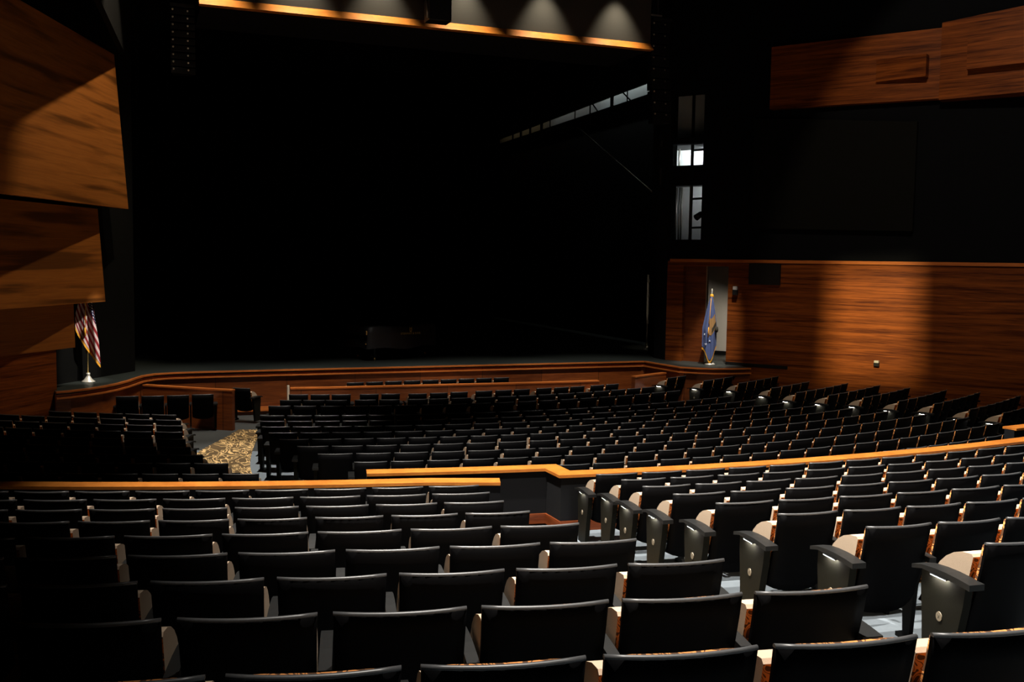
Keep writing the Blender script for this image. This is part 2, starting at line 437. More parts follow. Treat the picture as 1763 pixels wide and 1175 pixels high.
def cushion_mesh():
    nx, nz = 6, 5; mb = MB()
    def pt(i, k, front):
        u = -1 + 2 * i / nx; w = k / nz; z = 0.40 + w * 0.432
        x = u * 0.226
        wz = (z - 0.245) / (SEAT_H - 0.245)
        y = 0.165 * (1 - wz) ** 1.25 + 0.036 * u * u + 0.026
        if front: y += 0.028 + 0.04 * (1 - u ** 4) * max(1 - abs(2 * w - 1) ** 4, 0.75 if k == nz else 0)
        return (x, y, z)
    w = nx + 1; n = w * (nz + 1)
    vs = [pt(i, k, 0) for k in range(nz + 1) for i in range(w)] + [pt(i, k, 1) for k in range(nz + 1) for i in range(w)]
    fs = []
    for k in range(nz):
        for i in range(nx):
            a = k * w + i; fs.append([n + a, n + a + w, n + a + w + 1, n + a + 1])
    for i in range(nx):
        fs.append([i, n + i, n + i + 1, i + 1]); a = nz * w + i; fs.append([a, a + 1, n + a + 1, n + a])
    for k in range(nz):
        a = k * w; fs.append([a, a + w, n + a + w, n + a]); a = k * w + nx; fs.append([a, n + a, n + a + w, a + w])
    mb.add(vs, fs, 0, True)
    return mb.mesh('back_cushion', M['pattern'])
def seat_mesh():
    # tipped-up seat: flat sitting face towards the back, rounded tan underside
    prof = [(0.225, 0.40), (0.150, 0.745)]
    for k in range(0, 8):
        t = PI / 2 * (1 - k / 7)
        prof.append((0.165 + 0.325 * math.cos(t), 0.45 + 0.31 * math.sin(t)))
    prof += [(0.45, 0.395), (0.32, 0.37)]
    mb = MB(); n = len(prof)
    mis = [1] + [0] * (n - 1)
    mb.extr_x(prof, -0.235, 0.235, 0, mis, False)
    return mb.mesh('seat', [M['tan'], M['pattern']])
def arm_mesh(wd):
    mb = MB()
    ys = [0.045, 0.14, 0.24, 0.34, 0.44, 0.53]
    zt = [0.625, 0.632, 0.636, 0.634, 0.625, 0.603]
    prof = [(y, z) for y, z in zip(ys, zt)] + [(y, z - (0.035 if i < 4 else 0.024)) for i, (y, z) in reversed(list(enumerate(zip(ys, zt))))]
    mb.extr_x(prof, -wd / 2, wd / 2)
    return mb.mesh('armrest', M['arm'])
def standard_mesh():
    mb = MB()
    prof = [(0.17, 0.0), (0.36, 0.0), (0.36, 0.03), (0.29, 0.06), (0.31, 0.40), (0.40, 0.602), (0.12, 0.602), (0.19, 0.40), (0.22, 0.06), (0.17, 0.03)]
    mb.extr_x(prof, -0.016, 0.016)
    return mb.mesh('standard', M['metal_dark'])
def endpanel_mesh():
    mb = MB()
    prof = [(0.20, 0.0), (0.43, 0.0), (0.45, 0.30), (0.47, 0.50), (0.465, 0.602), (0.10, 0.602), (0.115, 0.48), (0.165, 0.25)]
    mb.extr_x(prof, -0.026, 0.026)
    return mb.mesh('end_panel', M['endpanel'])
def lamp_mesh():
    mb = MB()
    mb.extr_x([(0.225, 0.594), (0.365, 0.594), (0.365, 0.600), (0.225, 0.600)], -0.030, -0.001, 0)
    mb.extr_x([(0.232, 0.5925), (0.358, 0.5925), (0.358, 0.5945), (0.232, 0.5945)], -0.028, -0.002, 1)
    return mb.mesh('aisle_light', [M['plastic_black'], M['lens']])
def plaque_mesh():
    mb = MB(); n = 20
    def disc(x0, x1, r, mi):
        vs = [(x, 0.30 + r * math.cos(2 * PI * k / n), 0.36 + r * 1.15 * math.sin(2 * PI * k / n)) for x in (x0, x1) for k in range(n)]
        mb.add(vs, [list(range(n)), list(range(n, 2 * n))[::-1]] + [[k, (k + 1) % n, n + (k + 1) % n, n + k] for k in range(n)], mi)
    disc(0.0, -0.005, 0.024, 0)
    for y, s in ((0.292, 1), (0.300, -1), (0.308, 1)):     # worn strokes of the row letter
        mb.extr_x([(y - 0.004 * s - 0.0012, 0.350), (y - 0.004 * s + 0.0012, 0.350), (y + 0.004 * s + 0.0012, 0.371), (y + 0.004 * s - 0.0012, 0.371)], -0.0065, -0.005, 1)
    return mb.mesh('row_plaque', [M['plaque'], M['plaque_mark']])
ME = dict(shell=shell_mesh(), edge=edge_mesh(), cushion=cushion_mesh(), seat=seat_mesh(), arm=arm_mesh(0.052), endarm=arm_mesh(0.098),
          std=standard_mesh(), endp=endpanel_mesh(), lamp=lamp_mesh(), plaque=plaque_mesh())

def part(name, me, parent, x=0.0, label=None):
    o = bpy.data.objects.new(name, me); COL.objects.link(o); o.parent = parent
    if x: o.location = (x, 0, 0)
    if label: o['label'] = label
    return o
SEATS = []      # every seat is queued first: (dist, x, y, z, rz, pitch, left_end, right_end, lit, label, group)
def queue(x, y, z, rz, s, le, re, lit, label, group):
    d = math.dist((x, y, z + .8), CAM)
    SEATS.append((d, x, y, z, rz, s, le, re, lit, label, group))
def parts_for(s, le, re, lit):
    """(name, mesh, x offset, part label)"""
    h = s / 2
    out = [('back_shell', 'shell', 0, None), ('top_edge', 'edge', 0, 'rounded top edge with its highlight in the grey'), ('back_cushion', 'cushion', 0, None), ('seat', 'seat', 0, None)]
    if le:
        out += [('end_panel', 'endp', -h - 0.01, None), ('armrest', 'endarm', -h - 0.01, None)]
        if lit: out += [('aisle_light', 'lamp', -h - 0.036, 'small lit aisle lamp'), ('row_plaque', 'plaque', -h - 0.036, 'round beige row plaque')]
    else:
        out += [('standard', 'std', -h, None), ('armrest', 'arm', -h, None)]
    if re:
        out += [('end_panel', 'endp', h + 0.01, None), ('armrest', 'endarm', h + 0.01, None)]
    return out
def make_seat(q):
    d, x, y, z, rz, s, le, re, lit, label, group = q
    k = (s - 0.062) / BW
    root = empty('theatre_seat', (x, y, z), rz)
    tag(root, label, 'seat', group)
    for nm, me, ox, lb in parts_for(s, le, re, lit):
        o = part(nm, ME[me], root, ox, lb)
        if me in ('shell', 'edge', 'cushion', 'seat'): o.scale = (k, 1, 1)
    return root
ORD = ['first', 'second', 'third', 'fourth', 'fifth', 'sixth', 'seventh', 'eighth', 'ninth', 'tenth', 'eleventh', 'twelfth',
       'thirteenth', 'fourteenth', 'fifteenth', 'sixteenth', 'seventeenth', 'eighteenth', 'nineteenth', 'twentieth']
def ordn(i):
    if i < 20: return ORD[i]
    return 'twenty-' + ORD[i - 20] if i > 20 or True else ''
def seat_at(R, a_left, s, i):
    """centre position / rotation of the i-th seat whose first back's left corner is at angle a_left"""
    a = a_left + math.degrees((i * s + 0.5 * (s - 0.062)) / R)
    x, y, _ = pol(R, a)
    return x, y, rad(a), a

# near left block : row j -> (left corner angle of seat index 0, pitch)
UL = {0: (-14.67, .564), 1: (-14.87, .592), 2: (-14.51, .562), 3: (-14.21, .550), 4: (-14.23, .596),
      5: (-13.82, .585), 6: (-13.30, .571), 7: (-12.84, .583), 8: (-12.37, .582)}
for j, (a0, s) in UL.items():
    R = up_R(j); z = up_top(j) - SEAT_H
    for i in range(4, -9, -1):
        x, y, rz, a = seat_at(R, a0, s, i)
        if not in_view((x, y, z + 0.7), 130): continue
        queue(x, y, z, rz, s, False, i == 4, False,
              'black theatre seat, %s from the stepped aisle, %s row behind the left rail' % (ordn(4 - i), ordn(j)),
              'seats in the near left block')
# near right block
UR = {-1: (-6.30, .558), 0: (-6.35, .558), 1: (-6.56, .554), 2: (-6.67, .554), 3: (-6.69, .559), 4: (-6.58, .531), 5: (-6.36, .530), 6: (-6.10, .550)}
for j, (a0, s) in UR.items():
    R = up_R(j); z = up_top(j) - SEAT_H
    for i in range(0, 24):
        x, y, rz, a = seat_at(R, a0, s, i)
        if not in_view((x, y, z + 0.7), 90): break
        queue(x, y, z, rz, s, i == 0, False, True,
              'black theatre seat, %s from the lit aisle end, %s row behind the right rail' % (ordn(i), ordn(j + 1)),
              'seats in the near right block')
# wide stalls block : rows counted from the stage (row 4 is the first full row)
def aisle_right(R): return 22.6 - math.degrees(1.35 / R)
LC = {4: (18.50, .752, -17.54, .557), 5: (19.37, .776, -17.05, .54), 6: (20.17, .80, -16.54, .582), 7: (20.97, .824, -15.83, .571),
      8: (21.77, .848, -15.03, .562), 9: (22.57, .872, -14.03, .57), 10: (23.37, .896, -13.06, .605), 11: (24.17, .92, -11.67, .557),
      12: (24.97, .944, -6.0, .575), 13: (25.77, .968, 1.5, .575)}
for r, (R, zt, a0, s) in LC.items():
    i = 0
    while True:
        x, y, rz, a = seat_at(R, a0, s, i)
        nxt = seat_at(R, a0, s, i + 1)[3]
        lastone = nxt > aisle_right(R)
        if r < 12: lb = 'dark stalls seat, %s from the carpeted aisle, %s row from the stage' % (ordn(i), ordn(r - 1))
        else: lb = 'dark stalls seat below the long rail, %s from its left, %s row from stage' % (ordn(i), ordn(r - 1))
        queue(x, y, zt - SEAT_H, rz, s, i == 0 and r < 12, lastone, False, lb, 'seats in the wide stalls block')
        i += 1
        if lastone: break
# right stalls block, between the lamp-lit aisle and the wooden wall
RR = [(15.15, .76, 24.22, 31.9, 4), (16.30, .784, 24.53, 32.3, 4), (17.32, .808, 25.02, 33.3, 5), (18.55, .832, 23.71, 30.92, 4), (19.54, .856, 22.29, 31.29, 6),
      (20.40, .88, 22.4, 31.24, 6), (21.22, .904, 22.78, 30.75, 6), (22.12, .928, 22.59, 30.74, 6), (22.92, .952, 22.7, 30.59, 6), (23.86, .976, 21.8, 30.25, 7), (24.60, 1.0, 21.5, 29.75, 7)]
for r, (R, zt, a0, a1, n) in enumerate(RR):
    s = min(.56, rad(a1 - a0) * R / n)
    for i in range(n):
        x, y, rz, a = seat_at(R, a0, s, i)
        queue(x, y, zt - SEAT_H, rz, s, i == 0, i == n - 1, True,
              'dark seat near right wall, %s from lamp-lit aisle, %s row from stage' % (ordn(i), ordn(r)),
              'seats beside the right wooden wall')
# left stalls block
LB = {4: (18.75, .78, -22.6, -31), 5: (19.5, .80, -21.5, -31.5), 6: (20.25, .82, -20.7, -31), 7: (21.05, .84, -20.0, -31), 8: (21.85, .86, -19.2, -30.5), 9: (22.65, .875, -18.4, -30),
      10: (23.42, .90, -17.42, -29), 11: (24.17, .92, -16.1, -28), 12: (25.03, .945, -14.74, -28), 13: (25.9, .97, -14.5, -27)}
for r, (R, zt, aend, astart) in LB.items():
    s = .56
    n = int(rad(aend - astart) * R / s) + 1
    for i in range(n):
        x, y, rz, a = seat_at(R, aend - math.degrees((s - .062) / R), s, -i)
        if not in_view((x, y, zt - 0.1), 60): continue
        queue(x, y, zt - SEAT_H, rz, s, False, i == 0, False,
              'dark left block seat, %s from the carpet, %s row from stage' % (ordn(i), ordn(r - 3)),
              'seats left of the carpeted aisle')
fl = [(-8.25, -0.65), (-7.70, -0.78), (-7.14, -0.87), (-6.58, -0.90), (-6.02, -0.88)]
for i, (x, y) in enumerate(fl):
    queue(x, y, .72 - SEAT_H, rad(-4), .56, False, i == 4, False, 'dark left block seat, %s from the left in the row nearest the stage' % ordn(i), 'seats left of the carpeted aisle')
queue(-5.05, 0.1, .72 - SEAT_H, rad(-35), .54, False, True, False, 'lone dark seat between the pit wall and its left parapet', 'seats left of the carpeted aisle')
# loose front rows
front = [(-4.07, -1.27), (-3.57, -1.40), (-3.08, -1.53), (-2.41, -1.64), (-1.89, -1.72), (-1.24, -1.86), (-0.69, -1.86), (-0.15, -1.84),
         (0.53, -1.80), (1.07, -1.79), (1.59, -1.77), (2.25, -1.68), (2.77, -1.65), (3.26, -1.60), (3.9, -1.5), (4.42, -1.38)]
for i, (x, y) in enumerate(front):
    ang = -0.22 + 0.032 * i
    queue(x + 0.24 * math.cos(ang), y + 0.24 * math.sin(ang), .70 - SEAT_H, ang, .52, False, i in (2, 4, 7, 10), False,
          'dark seat of the front row below the pit wall', 'seats of the foremost rows')
for R, zt, angs in ((15.87, .70, [-17.71, -15.76, -13.9, -11.48, -9.44, -6.98, -5.15, -3.15] + [-0.9 + 2.0 * k for k in range(10)]),
                    (16.80, .70, [-18.02, -16.1, -14.1, -12.16, -10.36, -8.4, -6.33, -4.4, -2.4, -0.42] + [1.6 + 1.92 * k for k in range(9)])):
    for i, a in enumerate(angs):
        x, y, rz, _ = seat_at(R, a, .55, 0)
        queue(x, y, zt - SEAT_H, rz, .55, i == 0, False, False, 'dark seat of the foremost rows', 'seats of the foremost rows')
for i in range(9):
    x = -2.25 + i * 0.527 + 0.24
    queue(x, 0.68 + 0.017 * i, .70 - SEAT_H, 0, .52, False, False, False, 'dark seat in the pit between stage and pit wall', 'seats in the pit')
for i, (x, y, a) in enumerate([(5.2, .35, 40), (5.75, .85, 42), (7.3, -0.35, 60), (7.75, 0.05, 62)]):
    pass
SEATS.sort(key=lambda q: q[0])
for q in SEATS[:300]:
    make_seat(q)
rest = SEATS[300:]
mb = MB()
mats = [M['shell'], M['pattern'], M['tan'], M['arm'], M['metal_dark'], M['endpanel'], M['plastic_black'], M['lens'], M['plaque'], M['plaque_mark'], M['edge']]
for q in rest:
    d, x, y, z, rz, s, le, re, lit, label, group = q
    k = (s - 0.062) / BW; c, sn = math.cos(rz), math.sin(rz)
    for nm, key, ox, lb in parts_for(s, le, re, lit):
        me = ME[key]; kk = k if key in ('shell', 'edge', 'cushion', 'seat') else 1
        vs = []
        for v in me.vertices:
            X = v.co.x * kk + ox; Y = v.co.y
            vs.append((x + X * c - Y * sn, y + X * sn + Y * c, z + v.co.z))
        o = len(mb.v); mb.v += vs
        for p in me.polygons:
            mb.f.append([i + o for i in p.vertices]); mb.mi.append(mats.index(me.materials[p.material_index])); mb.sm.append(p.use_smooth)
if rest:
    tag(mb.build('theatre_seats', mats), 'far small dark seats in the foremost rows below the stage', 'seats', kind='stuff')

# ------------------------------------------------------------------ stage
STZ = 1.0
apron = [(-9.15, -1.74), (-8.85, -1.60), (-8.54, -1.32), (-8.2, -0.95), (-7.93, -0.52), (-7.68, 0.02), (-7.5, 0.55), (-7.34, 0.97), (-7.05, 1.32), (-6.6, 1.50), (-5.9, 1.56),
         (-4, 1.56), (-2, 1.55), (0, 1.53), (2, 1.51), (4, 1.49), (6.0, 1.48), (7.0, 1.47), (7.1, 1.40), (7.2, 0.6), (7.31, -0.29), (7.66, -0.66), (8.07, -0.92), (8.6, -1.04), (9.2, -1.06)]
mb = MB()
poly = apron + [(9.9, 3.0), (14, 3.0), (14, 24.5), (-14, 24.5), (-14, 3.0), (-9.9, 3.0)]
mb.hexa(poly, STZ - 0.08, STZ)
struct(mb.build('floor_stage', M['stagefloor']))
def strip(mb, line, d0, d1, z0, z1):
    """band that follows a plan line; d = offset towards the house"""
    P = [Vector(p) for p in line]; nr = []
    for k in range(len(P)):
        t = (P[min(k + 1, len(P) - 1)] - P[max(k - 1, 0)]).normalized(); nr.append(Vector((t.y, -t.x)))
    for k in range(len(P) - 1):
        a, b = P[k] + nr[k] * d1, P[k + 1] + nr[k + 1] * d1
        c, d = P[k + 1] + nr[k + 1] * d0, P[k] + nr[k] * d0
        mb.hexa([tuple(a), tuple(b), tuple(c), tuple(d)], z0, z1)
root = empty('stage_apron', (0, 1.5, 0))
def at0(mb, root):
    o = root.location; mb.v = [(v[0] - o.x, v[1] - o.y, v[2] - o.z) for v in mb.v]
mb = MB(); strip(mb, apron, -0.05, 0.0, -0.25, STZ - 0.06); at0(mb, root); mb.build('fascia', M['stagewood'], root)
mb = MB(); strip(mb, apron, -0.03, 0.05, STZ - 0.035, STZ + 0.004); at0(mb, root); mb.build('nosing', M['trimwood'], root, 'thin lit wooden stage edge')
mb = MB(); strip(mb, apron, 0.0, 0.07, STZ - 0.165, STZ - 0.13); at0(mb, root); mb.build('lower_moulding', M['trimwood'], root)
mb = MB(); strip(mb, apron[7:18], 0.0, 0.05, -0.1, 0.02); at0(mb, root); mb.build('skirting', M['trimwood'], root)
tag(root, 'red-brown wooden stage front with bowed ends and orange edge mouldings', 'stage')

def low_wall(pts, ztop, label, capw=0.11, zb=-0.25):
    root = empty('pit_wall', (pts[0][0], pts[0][1], 0))
    mb = MB(); strip(mb, pts, -0.06, 0.06, zb, ztop - 0.03); at0(mb, root); mb.build('panel', M['stagewood'], root)
    mb = MB(); strip(mb, pts, -capw + 0.03, 0.075, ztop - 0.035, ztop); at0(mb, root); mb.build('cap', M['trimwood'], root, 'orange wooden cap')
    tag(root, label, 'low wall')
    return root
low_wall([(-7.30, 0.78), (-6.6, 0.22), (-5.95, -0.3), (-5.30, -0.75)], 0.80, 'short red-brown low wall slanting from the left stage corner')
low_wall([(-3.94, -0.72), (-3.0, -0.82), (-2, -0.90), (-1, -0.95), (0, -1.0), (1, -1.07), (2, -1.13), (3.2, -1.17), (4.26, -1.17)], 0.80,
         'long red-brown low wall with orange cap between front row and stage')
low_wall([(5.67, -0.53), (6.4, -0.18), (7.06, 0.15)], 0.80, 'short red-brown low wall slanting from the right stage corner')
# bright corner post at the left end of the long pit wall
mb = MB(); mb.box(-4.02, -0.79, -0.25, -3.97, -0.70, 0.86)
thing_mesh(mb, 'corner_post', M['chrome'], 'thin pale metal post at the left end of the long pit wall', 'post')

# ------------------------------------------------------------------ side walls
dR = Vector((0.5611, -0.8277)); nR = Vector((-0.8277, -0.5611))      # along the right wall towards the house / into the room
dL = Vector((-0.5611, -0.8277)); nL = Vector((0.8277, -0.5611))
PR = Vector((9.04, -0.02)); PLf = Vector((-9.14, -1.45))
def slab(mb, P, d, n, a0, a1, o0, o1, z0, z1, oa=None, mi=0):
    """wall slab between a0..a1 along, offsets o0<o1 into the room"""
    q = [P + d * a0 + n * o0, P + d * a1 + n * o0, P + d * a1 + n * o1, P + d * a0 + n * o1]
    q = [tuple(v) for v in q]
    A = sum(q[i][0] * q[(i + 1) % 4][1] - q[(i + 1) % 4][0] * q[i][1] for i in range(4))
    if A < 0: q = q[::-1]
    mb.hexa(q, z0, z1, mi)
# right wall: wood below the trim, black above, door and two high openings
mb = MB()
slab(mb, PR, dR, nR, 0.0, 14, -0.3, 0, -0.3, 4.08, mi=0)
slab(mb, PR, dR, nR, -1.46, 0.0, -0.3, 0, 3.93, 4.08, mi=0)
slab(mb, PR, dR, nR, -2.0, -1.46, -0.3, 0, STZ - 0.05, 4.08, mi=0)
struct(mb.build('wall_right', [M['wallwood']]))
mb = MB()
S0, S1 = -1.93, -0.93      # high openings along the wall
slab(mb, PR, dR, nR, S1, 14, -0.3, 0, 4.08, 13.2)
slab(mb, PR, dR, nR, -2.0, S0, -0.3, 0, 4.08, 13.2)
for z0, z1 in ((4.08, 4.73), (6.38, 6.97), (7.62, 7.80), (9.10, 13.2)):
    slab(mb, PR, dR, nR, S0, S1, -0.3, 0, z0, z1)
struct(mb.build('wall_right_upper', M['blackwall']))
mb = MB(); slab(mb, PR, dR, nR, -1.9, 14, 0.0, 0.05, 4.05, 4.14)
struct(mb.build('trim_1', M['trimwood']))
mb = MB(); slab(mb, PR, dR, nR, 0.0, 1.9, 0.0, 0.02, STZ, STZ + 0.09)
struct(mb.build('baseboard_right', M['plastic_black']))
# wall facet that catches the washer
# left wall below the fins
mb = MB()
slab(mb, PLf, dL, nL, 0.0, 14, -0.3, 0, -0.3, 1.95)
struct(mb.build('wall_left', M['wallwood']))
mb = MB(); slab(mb, PLf, dL, nL, 0.0, 14, -0.5, -0.2, 1.95, 13.2)
struct(mb.build('wall_left_upper', M['blackwall']))
mb = MB(); slab(mb, PLf, dL, nL, -3.8, 0.0, -0.9, -0.6, STZ, 13.2)
struct(mb.build('wall_left_wing', M['velour']))

# wooden fins on the left wall: each pivots a little further into the room than the one below
def fin(P, d, n, corners, t, label, mat, name='acoustic_panel', back=None):
    """corners: (along, offset, z) bottom-near, bottom-far, top-far, top-near; thickness t into the wall"""
    f = [P + d * c[0] + n * c[1] for c in corners]
    vs = [(f[i].x, f[i].y, corners[i][2]) for i in range(4)]
    tt = [t if back is None else corners[i][1] - back for i in range(4)]
    vs += [(f[i].x - n.x * tt[i], f[i].y - n.y * tt[i], corners[i][2]) for i in range(4)]
    mb = MB(); mb.add(vs, [[0, 1, 2, 3], [7, 6, 5, 4], [0, 4, 5, 1], [1, 5, 6, 2], [2, 6, 7, 3], [3, 7, 4, 0]])
    c = Vector(vs[0]); mb.v = [tuple(Vector(v) - c) for v in mb.v]
    o = mb.build(name, mat); o.location = c
    tag(o, label, 'panel')
    return o
def fo(a, a0, sl): return max(0, a - a0) * sl
fin(PLf, dL, nL, [(-0.62, 0.02, 1.90), (9, 0.10, 1.90), (9, 0.10, 3.02), (-0.585, 0.02, 3.02)], 0.14, 'lowest wooden wall panel on the left, tucked under the larger panels', M['panelwood'], back=0.004)
fin(PLf, dL, nL, [(-1.70, 0.05, 2.90), (9, 1.45, 2.90), (9, 1.45, 5.06), (-1.47, 0.05, 5.06)], 0.14, 'middle wooden wall panel on the left, above the striped flag', M['panelwood'])
fin(PLf, dL, nL, [(-2.66, 0.05, 5.12), (9, 2.95, 5.05), (9, 2.95, 8.85), (-2.19, 0.05, 8.72)], 0.14, 'tallest wooden wall panel at upper left with wavy dark grain', M['panelwood'])
fin(PLf, dL, nL, [(-2.5, 0.14, 8.78), (9, 6.6, 8.92), (9, 6.6, 12.6), (-2.4, 0.14, 12.6)], 0.14, 'added black baffle shading the top of the tallest wooden panel on the left', M['velour'])  # added: angled to throw the diagonal shade below, blackened to look unlit
# right wall: upper band with stepped blocks
fin(PR, dR, nR, [(1.2, 0.30, 8.42), (5.73, 0.30, 8.36), (5.73, 0.30, 10.15), (1.2, 0.30, 10.15)], 0.35, 'long wooden band high on the right wall above the black panel', M['wallwood'], back=0.005)
fin(PR, dR, nR, [(5.75, 0.42, 8.30), (9.5, 0.90, 8.30), (9.5, 0.90, 10.5), (5.75, 0.42, 10.25)], 0.4, 'angled wooden band high on the right wall at the frame edge', M['wallwood'], back=0.005)
fin(PR, dR, nR, [(4.15, 0.42, 8.90), (5.45, 0.62, 8.90), (5.45, 0.62, 9.47), (4.15, 0.42, 9.47)], 0.35, 'small wooden block standing out of the high right band', M['wallwood'], back=0.305)
fin(PR, dR, nR, [(6.45, 0.80, 8.95), (9.5, 1.22, 8.95), (9.5, 1.22, 9.85), (6.45, 0.80, 9.72)], 0.26, 'second wooden block standing out at the upper right corner', M['wallwood'])
fin(PR, dR, nR, [(0.75, 0.20, 5.05), (5.2, 0.20, 4.95), (5.2, 0.20, 7.82), (0.70, 0.20, 8.20)], 0.18, 'big flat black fabric panel on the dark right wall', M['panelblack'])
mb = MB(); slab(mb, PR, dR, nR, 0.67, 1.60, 0.0, 0.10, 3.42, 4.03)
thing_mesh(mb, 'wall_speaker', M['plastic_black'], 'black square wall box under the trim of the right wooden wall', 'speaker')
def small_fixture(a, z, label, h):
    root = empty('wall_fixture', tuple(PR + dR * a) + (z,))
    mb = MB(); slab(mb, Vector((0, 0)), dR, nR, -0.06, 0.06, 0, 0.09, 0.0, h * 0.45); mb.build('lamp_cap', M['plastic_grey'], root)
    mb = MB(); slab(mb, Vector((0, 0)), dR, nR, -0.07, 0.07, 0, 0.10, -h * 0.7, 0.0); mb.build('housing', M['plastic_black'], root)
    tag(root, label, 'fixture')
small_fixture(0.25, 3.25, 'small wall fixture beside the stage door', 0.22)
small_fixture(4.40, 1.37, 'small wall fixture low on the lit right wooden wall', 0.13)

# ------------------------------------------------------------------ stage door and room behind it
mb = MB()
slab(mb, PR, dR, nR, -1.46, -0.74, -0.22, -0.16, STZ, 3.93)
d1 = mb.build('door_1', M['stagewood']); struct(d1)
mb = MB(); slab(mb, PR, dR, nR, -0.76, -0.735, -0.25, -0.13, STZ, 3.93); mb.build('edge_strip', M['steel'], d1)
mb = MB()
slab(mb, PR, dR, nR, -2.3, 2.0, -3.0, -2.9, STZ, 4.6)
struct(mb.build('wall_backstage', M['pale']))
mb = MB(); slab(mb, PR, dR, nR, -2.3, 2.0, -2.9, -2.87, STZ, STZ + 0.13)
struct(mb.build('baseboard_backstage', M['plastic_black']))
mb = MB(); slab(mb, PR, dR, nR, -2.3, 2.0, -2.95, -0.3, STZ - 0.1, STZ + 0.003)
struct(mb.build('floor_backstage', M['stagefloor']))
mb = MB(); slab(mb, PR, dR, nR, -2.3, 2.0, -3.0, -0.3, 4.3, 4.4)
struct(mb.build('ceiling_backstage', M['black']))
q = PR + dR * 1.2 + nR * -1.0
spot('lamp_door_room', (q.x, q.y, 2.0), tuple(PR + dR * -1.4 + nR * -2.9) + (1.3,), 240, 72, 0.8, color=(1, 0.9, 0.75))
# lit rigging bay seen through the high openings
mb = MB()
slab(mb, PR, dR, nR, -2.75, -0.6, -1.7, -1.6, 4.4, 9.6)
struct(mb.build('wall_bay', M['white']))
for z0, z1 in ((6.45, 6.95), (7.62, 7.80)):
    mb = MB(); slab(mb, PR, dR, nR, -2.5, -0.6, -1.6, -0.3, z0, z1); struct(mb.build('floor_bay', M['dsteel']))
def pipe(name, a, o, z0, z1, r, mat, label, cat='pipe'):
    p = PR + dR * a + nR * o
    mb = MB(); mb.tube([(p.x, p.y, z0), (p.x, p.y, z1)], r, 8); return thing_mesh(mb, name, mat, label, cat)
for k, (a, w) in enumerate(((-2.34, .03), (-2.24, .025), (-2.16, .03))):
    pipe('pipe', a, -1.2, 4.5, 6.4, w, M['steel'], ['left', 'middle', 'right'][k] + ' of three pipes inside the grey lit opening beside the stage')
for k, (a, w) in enumerate(((-2.40, .03), (-2.28, .03))):
    pipe('pipe', a, -1.2, 6.95, 7.62, w, M['steel'], ['left', 'right'][k] + ' thin pipe inside the bright white opening beside the stage')
p0 = PR + dR * -1.45 + nR * -0.37
mb = MB(); mb.tube([(p0.x, p0.y, 4.7), (p0.x, p0.y, 9.2)], 0.05, 8)
thing_mesh(mb, 'post', M['dsteel'], 'black upright dividing the high lit openings beside the stage', 'post')
for z, lb in ((5.10, 'lower dark crossbar in the grey lit opening'), (5.98, 'upper dark crossbar in the grey lit opening'), (7.45, 'dark crossbar in the bright white opening')):
    a = PR + dR * -1.385 + nR * -0.36; b = PR + dR * -0.75 + nR * -0.36
    mb = MB(); mb.tube([(a.x, a.y, z), (b.x, b.y, z + 0.02)], 0.035, 6); thing_mesh(mb, 'crossbar', M['dsteel'], lb, 'bar')
# spotlight hanging in the grey opening
c = PR + dR * -1.16 + nR * -0.45
root = empty('stage_lantern', (c.x, c.y, 5.5))
mb = MB(); mb.tube([(-0.16, 0.0, -0.10), (0.02, 0.0, 0.02), (0.16, 0.0, 0.10)], [0.10, 0.09, 0.05], 10); mb.build('body', M['dsteel'], root)
mb = MB(); mb.tube([(0.05, 0, 0.05), (0.12, 0, 0.25), (0.14, 0, 0.45)], 0.025, 6); mb.build('yoke', M['dsteel'], root)
tag(root, 'black stage lantern hanging in the grey lit opening beside the stage', 'stage light')
b1 = PR + dR * -1.2 + nR * -1.0
spot('lamp_bay_high', (b1.x, b1.y, 7.58), tuple(PR + dR * -2.0 + nR * -1.6) + (7.2,), 240, 150, 0.5, color=(0.93, 1, 1))
spot('lamp_bay_low', (b1.x, b1.y, 6.40), tuple(PR + dR * -2.2 + nR * -1.6) + (5.6,), 15, 150, 0.8, color=(0.95, 1, 1))
spot('lamp_bay_top', (b1.x, b1.y, 9.3), tuple(PR + dR * -2.2 + nR * -1.6) + (8.5,), 0.03, 150, 0.8, color=(0.9, 1, 1))

# ------------------------------------------------------------------ proscenium, ceiling, stage house
mb = MB()
mb.box(7.92, 1.66, STZ, 8.1, 2.35, 13.2); mb.hexa([(7.95, 2.2), (8.1, 2.2), (8.7, 3.75), (8.55, 3.75)], STZ, 13.2); mb.box(8.55, 3.75, STZ, 14, 3.9, 13.2)
struct(mb.build('wall_proscenium_right', M['black']))
mb = MB(); mb.box(-8.6, 1.2, STZ, -8.2, 3.0, 13.2); mb.box(-14, 2.9, STZ, -8.2, 3.1, 13.2)
struct(mb.build('wall_proscenium_left', M['black']))
mb = MB(); mb.box(-8.2, 2.4, 10.9, 7.92, 2.8, 13.2)
struct(mb.build('wall_proscenium_head', M['black']))
mb = MB(); mb.box(-20, -32, 13.2, 20, 25, 13.4)
struct(mb.build('ceiling', M['black']))
mb = MB(); mb.box(10.6, 3.9, STZ, 10.8, 24.5, 9.75); mb.box(10.6, 3.9, 11.3, 10.8, 24.5, 13.2)
struct(mb.build('wall_stage_right', M['velour']))
mb = MB(); mb.box(-12, 3.1, STZ, -11.8, 24.5, 13.2)
struct(mb.build('wall_stage_left', M['velour']))
